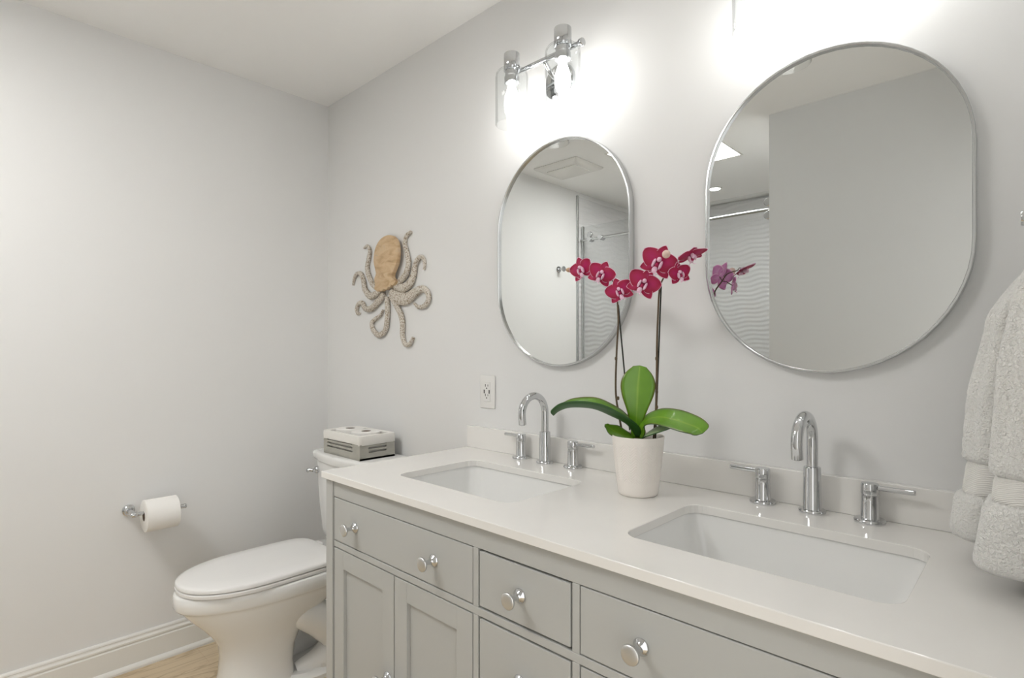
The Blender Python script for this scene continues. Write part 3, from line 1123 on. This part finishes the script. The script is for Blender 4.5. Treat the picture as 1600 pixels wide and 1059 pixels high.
def lobe_ring(c, hx, hy, z, amp, nf, ph, N=72, noise=0.0):
    pts = []
    for k in range(N):
        a = 2 * PI * k / N
        e = 2 / 3.4
        x = hx * math.copysign(abs(math.cos(a)) ** e, math.cos(a))
        y = hy * math.copysign(abs(math.sin(a)) ** e, math.sin(a))
        f = 1 + amp * math.sin(nf * a + ph)
        f += noise * (random.random() - 0.5)
        pts.append(Vector((min(c[0] + x * f, XR - 0.004), c[1] + y * f, z)))
    return pts


def towel_lobe(keys, zband, name_s):
    """keys: (z, cx, cy, hx, hy, flute amplitude); zband = (z high, z low) of the woven band"""
    def sample(z):
        for i in range(len(keys) - 1):
            a, b = keys[i], keys[i + 1]
            if a[0] >= z >= b[0]:
                t = (a[0] - z) / (a[0] - b[0])
                t2 = t * t * (3 - 2 * t)
                return [a[j] + (b[j] - a[j]) * (t2 if j > 2 else t) for j in range(1, 6)]
        return list(keys[-1][1:])
    zt, zl = keys[0][0], keys[-1][0]

    def build(z1, z0, inset, part, m, capt, rounded_top=False, rounded_bot=False):
        bm = new()
        n = max(4, int((z1 - z0) / 0.006))
        rs = []
        for i in range(n + 1):
            z = z1 + (z0 - z1) * i / n
            cx, cy, hx, hy, am = sample(z)
            k = 1.0
            d1, d0 = z1 - z, z - z0
            R = 0.012
            sh = 0
            if rounded_top and d1 < 0.03:
                sh = -0.5 * (hx) * (1 - math.sqrt(max(0, 1 - (1 - d1 / 0.03) ** 2)))
            if d1 < R and not rounded_top:
                sh = min(sh, -0.010 * (1 - math.sqrt(max(0, 1 - (1 - d1 / R) ** 2))))
            if d0 < R:
                sh = min(sh, -0.010 * (1 - math.sqrt(max(0, 1 - (1 - d0 / R) ** 2))))
            if rounded_bot and d0 < 0.02:
                sh = min(sh, -0.016 * (1 - math.sqrt(max(0, 1 - (1 - d0 / 0.02) ** 2))))
            rs.append(lobe_ring((cx, cy), hx + inset + sh, hy + inset + sh, z, am, 5, name_s + z * 2.0, noise=0.03 if m is M_TERRY else 0.0))
        rings(bm, rs)
        return obj(part, bm, m, tow, True, 70)
    build(zt, zband[0], 0.0, 'upper_cloth', M_TERRY, True, rounded_top=True)
    build(zband[0] + 0.006, zband[1] - 0.006, -0.006, 'woven_band', M_BAND, True)['label'] = 'flat woven band with diagonal ribs'
    build(zband[1], zl, 0.003, 'hem', M_TERRY, True, rounded_bot=True)


towel_lobe([(1.362, 2.566, -0.245, 0.024, 0.050, 0.05), (1.30, 2.562, -0.255, 0.034, 0.058, 0.08), (1.20, 2.555, -0.27, 0.042, 0.062, 0.07), (1.05, 2.548, -0.285, 0.044, 0.064, 0.045), (0.995, 2.541, -0.292, 0.042, 0.064, 0.03), (0.917, 2.528, -0.294, 0.041, 0.058, 0.03)], (1.052, 1.018), 0.3)
towel_lobe([(1.350, 2.552, -0.195, 0.020, 0.040, 0.05), (1.28, 2.532, -0.190, 0.034, 0.046, 0.09), (1.15, 2.518, -0.182, 0.044, 0.050, 0.09), (1.05, 2.512, -0.176, 0.046, 0.052, 0.05), (0.99, 2.506, -0.172, 0.048, 0.052, 0.03), (0.922, 2.498, -0.170, 0.047, 0.050, 0.03)], (1.050, 1.000), 1.7)

# ------------------------------------------------------------------ potted orchid
OX, OY = 1.851, -0.176
orch = thing('potted_orchid', 'magenta orchid in a white embossed pot between the two sinks', 'orchid', (OX, OY, ZC))
bm = new()
# embossed herringbone relief between a plain foot and a plain rim
NS, zs = 336, []
side = [(0.0465, 0.002), (0.048, 0.008), (0.0555, 0.075), (0.0622, 0.138)]


def pot_r(h):
    for (r0, h0), (r1, h1) in zip(side, side[1:]):
        if h <= h1:
            return r0 + (r1 - r0) * (h - h0) / (h1 - h0)
    return side[-1][0]


heights = [0.002, 0.008, 0.02, 0.032] + [0.034 + 0.00105 * k for k in range(88)] + [0.1275, 0.138]
rs = [[Vector((r * math.cos(2 * PI * k / NS), r * math.sin(2 * PI * k / NS), h)) for k in range(NS)] for r, h in ((1e-5, 0.0), (0.044, 0.0))]
for h in heights:
    ring = []
    fade = max(0.0, min(1.0, (h - 0.033) / 0.003, (0.1265 - h) / 0.003))
    for k in range(NS):
        a = 2 * PI * k / NS
        u = (a / (2 * PI) * 14) % 1.0
        zig = abs(u - 0.5) * 2 * 0.0125
        r = pot_r(h) + fade * 0.00055 * math.sin(2 * PI * (h + zig) / 0.0063)
        ring.append(Vector((r * math.cos(a), r * math.sin(a), h)))
    rs.append(ring)
for r, h in ((0.0628, 0.1405), (0.0618, 0.142), (0.0598, 0.1415), (0.0585, 0.138), (0.0565, 0.12), (1e-5, 0.118)):
    rs.append([Vector((r * math.cos(2 * PI * k / NS), r * math.sin(2 * PI * k / NS), h)) for k in range(NS)])
rings(bm, [[p + Vector((OX, OY, ZC + 0.0004)) for p in r] for r in rs])
obj('flower_pot', bm, M_POT, orch, True, 50)
bm = new()
lathe(bm, [(0.0, 0.116), (0.0562, 0.116), (0.0562, 0.119), (0.03, 0.125), (0.0, 0.127)], (OX, OY, ZC), 'z', 40)
obj('bark_mix', bm, M_SOIL, orch, True)


def sheet(bm, grid, back_off, L):
    """grid of (point, normal, rim) rows -> closed thin sheet, face material 0, back material 1"""
    nr, nc = len(grid), len(grid[0])
    F = [[bm.verts.new(g[0] + g[1] * back_off / 2) for g in row] for row in grid]
    B = [[bm.verts.new(g[0] - g[1] * back_off / 2) for g in row] for row in grid]
    for r in range(nr):
        for c in range(nc):
            F[r][c][L] = grid[r][c][2]
            B[r][c][L] = grid[r][c][2]
    for r in range(nr - 1):
        for c in range(nc - 1):
            f = bm.faces.new((F[r][c], F[r][c + 1], F[r + 1][c + 1], F[r + 1][c]))
            f.material_index = 0
            f = bm.faces.new((B[r][c], B[r + 1][c], B[r + 1][c + 1], B[r][c + 1]))
            f.material_index = 1
    for r in range(nr - 1):
        for c in (0, nc - 1):
            q = (F[r][c], F[r + 1][c], B[r + 1][c], B[r][c])
            f = bm.faces.new(q if c == 0 else tuple(reversed(q)))
            f.material_index = 1
    for c in range(nc - 1):
        for r in (0, nr - 1):
            q = (F[r][c], F[r][c + 1], B[r][c + 1], B[r][c])
            f = bm.faces.new(tuple(reversed(q)) if r == 0 else q)
            f.material_index = 1


def add_petal(bm, L, M, ang, length, width, kind, cup, lean):
    """petal in a flower frame (x right, y up, z towards the viewer), matrix M to world"""
    nr, nc = 13, 9
    rows = []
    pts = []
    for r in range(nr):
        u = r / (nr - 1)
        if kind == 'petal':      # broad, widest past the middle
            wd_ = math.sin(PI * min(1, u ** 0.62 * 1.0)) ** 0.55 if 0 < u < 1 else 0.0
            wd_ = max(wd_, 0.16 * (1 - u) + 0.02)
        else:
            wd_ = math.sin(PI * u ** 0.8) ** 0.7 if 0 < u < 1 else 0.0
            wd_ = max(wd_, 0.22 * (1 - u) + 0.02)
        row = []
        for c in range(nc):
            v = -1 + 2 * c / (nc - 1)
            x = v * wd_ * width / 2
            y = u * length
            z = lean * u * length + cup * (u ** 2) * length - 0.18 * cup * width * v * v + 0.05 * length * math.sin(u * 5 + v * 2) * u
            rim = max(abs(v) if 0.03 < u else 0.0, (u - 0.5) * 2 if u > 0.5 else 0)
            row.append((Vector((x * math.cos(ang) + y * math.sin(ang), -x * math.sin(ang) + y * math.cos(ang), z)), min(1, rim)))
        pts.append(row)
    for r in range(nr):
        row = []
        for c in range(nc):
            p = pts[r][c][0]
            du = pts[min(r + 1, nr - 1)][c][0] - pts[max(r - 1, 0)][c][0]
            dv = pts[r][min(c + 1, nc - 1)][0] - pts[r][max(c - 1, 0)][0]
            n = dv.cross(du)
            if n.length < 1e-12:
                n = Vector((0, 0, 1))
            n.normalize()
            row.append((M @ p, (M.to_3x3() @ n).normalized(), pts[r][c][1]))
        rows.append(row)
    sheet(bm, rows, 0.0009, L)


def frame_to(c, face, roll):
    z = Vector(face).normalized()
    x = Vector((0, 0, 1)).cross(z).normalized()
    y = z.cross(x)
    R = Matrix((x, y, z)).transposed() @ Matrix.Rotation(roll, 3, 'Z')
    return Matrix.Translation(c) @ R.to_4x4()


def ball(bm, M, c, s, seg=14, mi=0):
    r = bmesh.ops.create_uvsphere(bm, u_segments=seg, v_segments=seg // 2 + 2, radius=1.0)
    for v in r['verts']:
        v.co = M @ (Vector((v.co.x * s[0], v.co.y * s[1], v.co.z * s[2])) + Vector(c))
    for f in {f for v in r['verts'] for f in v.link_faces}:
        f.material_index = mi


def flower(c, face, roll, size, cup=0.06):
    M = frame_to(c, face, roll)
    bm = new()
    L = bm.verts.layers.float.new('rim')
    s = size
    add_petal(bm, L, M, 0.0, 0.50 * s, 0.36 * s, 'sepal', cup, 0.02)
    add_petal(bm, L, M, math.radians(126), 0.50 * s, 0.34 * s, 'sepal', cup, 0.0)
    add_petal(bm, L, M, math.radians(-126), 0.50 * s, 0.34 * s, 'sepal', cup, 0.0)
    M2 = M @ Matrix.Translation((0, 0, 0.0012))
    add_petal(bm, L, M2, math.radians(68), 0.54 * s, 0.56 * s, 'petal', cup, 0.05)
    add_petal(bm, L, M2, math.radians(-68), 0.54 * s, 0.56 * s, 'petal', cup, 0.05)
    fo = obj('flower', bm, [M_PETAL, M_PETALB], orch, True, recalc=False, loc=c)
    bm = new()
    k = s / 0.047
    # lip: two upright side lobes, forked mid lobe, column and crimson callus
    for sx in (-1, 1):
        ball(bm, M, (sx * 0.0046 * k, -0.002 * k, 0.0055 * k), (0.0020 * k, 0.0058 * k, 0.0042 * k))
    ball(bm, M, (0, -0.0098 * k, 0.0060 * k), (0.0036 * k, 0.0046 * k, 0.0026 * k))
    ball(bm, M, (0, 0.0042 * k, 0.0048 * k), (0.0030 * k, 0.0034 * k, 0.0050 * k))
    ball(bm, M, (0, -0.0030 * k, 0.0062 * k), (0.0024 * k, 0.0030 * k, 0.0034 * k), mi=1)
    for sx in (-1, 1):
        tube(bm, [M @ Vector((sx * 0.001 * k, -0.013 * k, 0.007 * k)), M @ Vector((sx * 0.004 * k, -0.0155 * k, 0.009 * k)), M @ Vector((sx * 0.0065 * k, -0.0135 * k, 0.011 * k))], [0.0007 * k, 0.0005 * k, 0.0003 * k], 6)
    obj('lip', bm, [M_LIP, M_LIPC], fo, True)
    return fo


FLOWERS = [   # px, py, y, face, roll, size
    (909.7, 421.5, -0.190, (0.0, -1.0, -0.06), 0.30, 0.070),
    (939.7, 429.0, -0.184, (0.40, -1.0, -0.05), -0.45, 0.072),
    (968.7, 455.0, -0.178, (0.45, -1.0, -0.10), 0.35, 0.070),
    (1005.3, 443.5, -0.180, (0.45, -1.0, -0.05), -0.50, 0.081),
    (1028.5, 410.5, -0.188, (0.42, -1.0, -0.10), -0.45, 0.086),
    (1061.0, 428.5, -0.170, (1.0, -0.62, -0.05), 0.25, 0.058),
    (1080.0, 397.5, -0.170, (0.50, -0.15, -1.0), 0.6, 0.068),
]
fc = []
for px, py, y, face, roll, size in FLOWERS:
    c = at(px, py, 'y', y)
    fc.append(c)
    flower(c, face, roll, size)


def stalk(name, pts, rad, m, par):
    bm = new()
    P = catmull(pts, 6)
    tube(bm, P, lerps(rad, len(P)), 10)
    return obj(name, bm, m, par)


Y0 = -0.165
stA = [at(975, 690, 'y', Y0), at(965.8, 641.7, 'y', Y0), at(962, 608, 'y', Y0), at(963.5, 548.5, 'y', Y0), at(966, 505, 'y', Y0), at(965, 470, 'y', Y0)]
stA += [fc[2] + Vector((-0.012, 0.018, 0.012)), fc[1] + Vector((-0.0, 0.018, -0.004)), fc[0] + Vector((0.004, 0.016, 0.004)), at(893, 421.5, 'y', -0.185)]
sa = stalk('flower_stem', stA, [0.0026, 0.0026, 0.0024, 0.0024, 0.0022, 0.002, 0.0018, 0.0015, 0.0013, 0.001], M_STEM, orch)
stB = [at(1021, 690, 'y', Y0), at(1024.5, 648, 'y', Y0), at(1026, 600, 'y', Y0), at(1026.5, 540, 'y', Y0), at(1028, 495, 'y', Y0), at(1031.5, 447, 'y', Y0), at(1046, 421, 'y', Y0), at(1055, 408, 'y', Y0), at(1072, 401, 'y', Y0)]
sb = stalk('flower_stem', stB, [0.0028, 0.0027, 0.0026, 0.0024, 0.0022, 0.002, 0.0017, 0.0014, 0.0012], M_STEM, orch)
# short flower stalks from the spike to each flower
for a, b in ((stA[8], fc[0]), (stA[7], fc[1]), (stA[6], fc[2])):
    bm = new()
    tube(bm, [a, b], 0.0012, 8)
    obj('flower_stalk', bm, M_STEM, sa)
for a, b in ((stB[5], fc[3]), (stB[6], fc[4]), (stB[6], fc[5]), (stB[8], fc[6])):
    mid = (a + b) / 2 + Vector((0, 0.006, 0.004))
    bm = new()
    tube(bm, [a, mid, b], 0.0012, 8)
    obj('flower_stalk', bm, M_STEM, sb)
# nodes on the spikes
for par, sp in ((sa, ((965.6, 622), (962.6, 560))), (sb, ((1026, 560), (1026, 612), (1026, 636)))):
    for px, py in sp:
        bm = new()
        q = at(px, py, 'y', Y0)
        lathe(bm, [(0, -0.005), (0.0030, -0.004), (0.0036, 0.0), (0.003, 0.004), (0, 0.005)], q, 'z', 10)
        obj('stem_node', bm, M_STEM, par)
for a, b in (((984, 672), (966, 476)), ((1024, 690), (1033, 447))):
    bm = new()
    yk = Y0 + 0.004
    tube(bm, [at(a[0], a[1], 'y', yk), at(b[0], b[1], 'y', yk)], 0.0019, 8)
    obj('support_stake', bm, M_STAKE, orch)
bm = new()
bq = at(891, 421.6, 'y', -0.185)
ball(bm, frame_to(bq, (-1, -0.3, 0.05), 0), (0, 0, 0.002), (0.0066, 0.0066, 0.0105), 16)
obj('bud', bm, M_BUD, orch)
bm = new()
bq = at(1041, 397, 'y', -0.203)
ball(bm, frame_to(bq, (0.2, -1, 0.3), 0), (0, 0, 0), (0.0095, 0.0098, 0.009), 16)
obj('bud', bm, mat('pale orchid bud', srgb(226, 200, 186), 0.5, var=0.12, vscale=90), orch)


def leaf(name, spine, width, droop_n, fold=0.18, wprof=None):
    """strap leaf: spine points, width at the widest, droop_n = the direction its upper side faces"""
    P = catmull(spine, 7)
    n = len(P)
    nc = 9
    bm = new()
    L = bm.verts.layers.float.new('rim')
    wk = wprof or [0.45, 0.75, 0.95, 1.0, 0.92, 0.7, 0.08]
    ws = [max(0.03, q.x) for q in catmull([Vector((w_, 0, 0)) for w_ in wk], 40)]
    ws = lerps(ws, n)
    k0 = n - (3 if wk[-1] < 0.35 else 6)
    for i in range(k0, n):
        f_ = (i - k0) / (n - 1 - k0)
        ws[i] = max(0.03, ws[k0] * math.sqrt(max(0, 1 - f_ * f_)))
    up = Vector(droop_n).normalized()
    g = []
    for i, p in enumerate(P):
        t = (P[min(i + 1, n - 1)] - P[max(i - 1, 0)]).normalized()
        s = t.cross(up).normalized()
        nn = s.cross(t).normalized()
        row = []
        for c in range(nc):
            v = -1 + 2 * c / (nc - 1)
            q = p + s * v * ws[i] * width / 2 + nn * (abs(v) ** 1.4) * fold * ws[i] * width / 2
            row.append((q, (nn - s * v * fold * 0.8).normalized(), abs(v) if i < n - 1 else 1.0))
        g.append(row)
    sheet(bm, g, 0.0024, L)
    return obj(name, bm, [M_LEAF, M_LEAFB], orch, True, recalc=False)


toc = Vector((0.5, -0.85, 0.1))
zb = 0.998
leaf('leaf', [at(993, 684, 'y', -0.170), at(994, 662, 'y', -0.178), at(995, 640, 'y', -0.185), at(996, 618, 'y', -0.187), at(997, 600, 'y', -0.186), at(998.5, 585, 'y', -0.183), at(1000, 571, 'y', -0.178)], 0.082, toc, 0.10, [0.26, 0.34, 0.60, 0.90, 1.0, 0.80, 0.30])
leaf('leaf', [at(993, 682, 'y', -0.170), at(980, 663, 'y', -0.190), at(954, 649, 'y', -0.215), at(926, 638, 'y', -0.240), at(893, 636, 'y', -0.262), at(875, 641, 'y', -0.272), at(864.5, 649, 'y', -0.278)], 0.078, (0.05, -0.04, 1.0), 0.55, [0.4, 0.72, 1.0, 1.0, 0.82, 0.6, 0.4])
leaf('leaf', [at(999, 682, 'y', -0.172), at(1008, 660, 'y', -0.180), at(1026, 652, 'y', -0.19), at(1050, 655, 'y', -0.20), at(1075, 663, 'y', -0.205), at(1090, 669, 'y', -0.208), at(1098, 677, 'y', -0.21)], 0.062, (0.25, -0.75, 1.0), 0.12, [0.4, 0.65, 0.9, 1.0, 0.95, 0.8, 0.6])
leaf('leaf', [at(1002, 686, 'y', -0.178), at(1014, 679, 'y', -0.19), at(1028, 674, 'y', -0.20), at(1046, 669.5, 'y', -0.21)], 0.042, (0.1, -0.5, 1.0), 0.2, [0.5, 0.9, 1.0, 0.08])
leaf('leaf', [at(990, 686, 'y', -0.178), at(975, 681, 'y', -0.19), at(960, 674, 'y', -0.20), at(945, 663, 'y', -0.205)], 0.042, (0.0, -0.5, 1.0), 0.2, [0.5, 0.9, 1.0, 0.08])

# ------------------------------------------------------------------ things seen in the mirrors
fx0, fx1, fy0, fy1 = 0.115, 0.470, -1.745, -1.440
t = thing('exhaust_fan', 'white square exhaust fan grille on the ceiling seen in the mirror nearer the octopus', 'exhaust fan', ((fx0 + fx1) / 2, (fy0 + fy1) / 2, H))
bm = new()
c = ((fx0 + fx1) / 2, (fy0 + fy1) / 2)
hx, hy = (fx1 - fx0) / 2, (fy1 - fy0) / 2
rings(bm, [rrect(c[0], c[1], hx - o_, hy - o_, 0.012, H - z, 4) for o_, z in ((0, 0.0005), (0, 0.004), (0.01, 0.012), (0.035, 0.020), (0.05, 0.022))])
obj('cover', bm, M_PLATE, t, True, 30)
bm = new()
rings(bm, [rrect(c[0], c[1], hx - o_, hy - o_, 0.01, H - z, 4) for o_, z in ((0.062, 0.0215), (0.062, 0.027), (0.066, 0.029))])
obj('centre_panel', bm, M_PLATE, t, True, 30)

t = thing('ceiling_light', 'large square lit ceiling panel seen at the edge of the mirror nearer the towel', 'ceiling light', ((PX0 + PX1) / 2, (PY0 + PY1) / 2, H))
bm = new(); box(bm, (PX0 + 0.004, PY0 + 0.004, H + 0.012), (PX1 - 0.004, PY1 - 0.004, H + 0.02)); obj('diffuser', bm, M_PANEL, t, False)
bm = new()
for a, b in (((PX0, PY0), (PX0 + 0.012, PY1)), ((PX1 - 0.012, PY0), (PX1, PY1)), ((PX0 + 0.012, PY0), (PX1 - 0.012, PY0 + 0.012)), ((PX0 + 0.012, PY1 - 0.012), (PX1 - 0.012, PY1))):
    box(bm, (a[0], a[1], H - 0.003), (b[0], b[1], H + 0.011))
obj('trim_frame', bm, M_TRIM, t, False)

t = thing('recessed_downlight', 'round lit downlight in the shower ceiling seen in the mirror nearer the towel', 'downlight', (0.80, -2.712, H))
bm = new(); lathe(bm, [(0.038, -0.0005), (0.052, -0.0005), (0.052, -0.004), (0.046, -0.006), (0.038, -0.005)], (0.80, -2.712, H), 'z', 36, closed=True); obj('trim_ring', bm, M_PLATE, t)
bm = new(); lathe(bm, [(0.0, -0.001), (0.0375, -0.001), (0.0375, -0.0045), (0.0, -0.0048)], (0.80, -2.712, H), 'z', 36); obj('lens', bm, M_DOWN, t)

t = thing('robe_hook', 'small chrome robe hook on the left wall seen in the mirror nearer the octopus', 'hook', (0, -1.85, 1.825))
bm = new(); lathe(bm, [(0, 0.0008), (0.024, 0.0008), (0.025, 0.003), (0.022, 0.008), (0.010, 0.010), (0, 0.0105)], (0, -1.85, 1.825), 'x', 26); obj('wall_plate', bm, M_CHROME, t)
bm = new()
tube(bm, [(0.006, -1.85, 1.825), (0.045, -1.85, 1.825)], 0.0065, 14)
lathe(bm, [(0, 0.043), (0.019, 0.043), (0.020, 0.045), (0.020, 0.052), (0.018, 0.054), (0, 0.0545)], (0, -1.85, 1.825), 'x', 24)
obj('peg', bm, M_CHROME, t)

YG = -2.12
gl = thing('shower_screen', 'clear glass shower screen with chrome sliding rail, reflected in both wall mirrors', 'shower screen', (0.78, YG, 0.09))
bm = new(); box(bm, (0.030, YG - 0.004, 0.092), (0.82, YG + 0.004, 2.175), 0.001); obj('fixed_panel', bm, M_SHOWER, gl, False)
bm = new(); box(bm, (0.74, YG + 0.024, 0.10), (1.548, YG + 0.032, 2.175), 0.001); obj('sliding_panel', bm, M_SHOWER, gl, False)
bm = new(); box(bm, (0.016, YG - 0.009, 0.0905), (0.030, YG + 0.009, 2.18), 0.001); obj('wall_channel', bm, M_NICKEL, gl, False)
bm = new()
tube(bm, [(0.016, YG + 0.014, 2.070), (XP - 0.002, YG + 0.014, 2.070)], 0.0105, 18)
obj('rail', bm, M_NICKEL, gl)
for x in (0.10, 0.20):
    bm = new()
    lathe(bm, [(0, -0.016), (0.018, -0.016), (0.019, -0.012), (0.019, 0.030), (0.018, 0.034), (0, 0.034)], (x, YG + 0.0, 2.070), 'y', 22)
    obj('rail_clamp', bm, M_CHROME, gl)
bm = new(); lathe(bm, [(0, -0.002), (0.022, -0.002), (0.023, 0.002), (0.023, 0.010), (0.020, 0.013), (0, 0.013)], (0.10, YG + 0.016, 2.105), 'y', 24)
obj('rail_stop', bm, M_CHROME, gl)
for x in (0.86, 1.395):
    for dz in (0.038, -0.040):
        bm = new()
        lathe(bm, [(0, -0.012), (0.022, -0.012), (0.024, -0.009), (0.024, 0.026), (0.021, 0.029), (0, 0.029)], (x, YG + 0.014, 2.070 + dz), 'y', 26)
        obj('roller', bm, M_CHROME, gl)
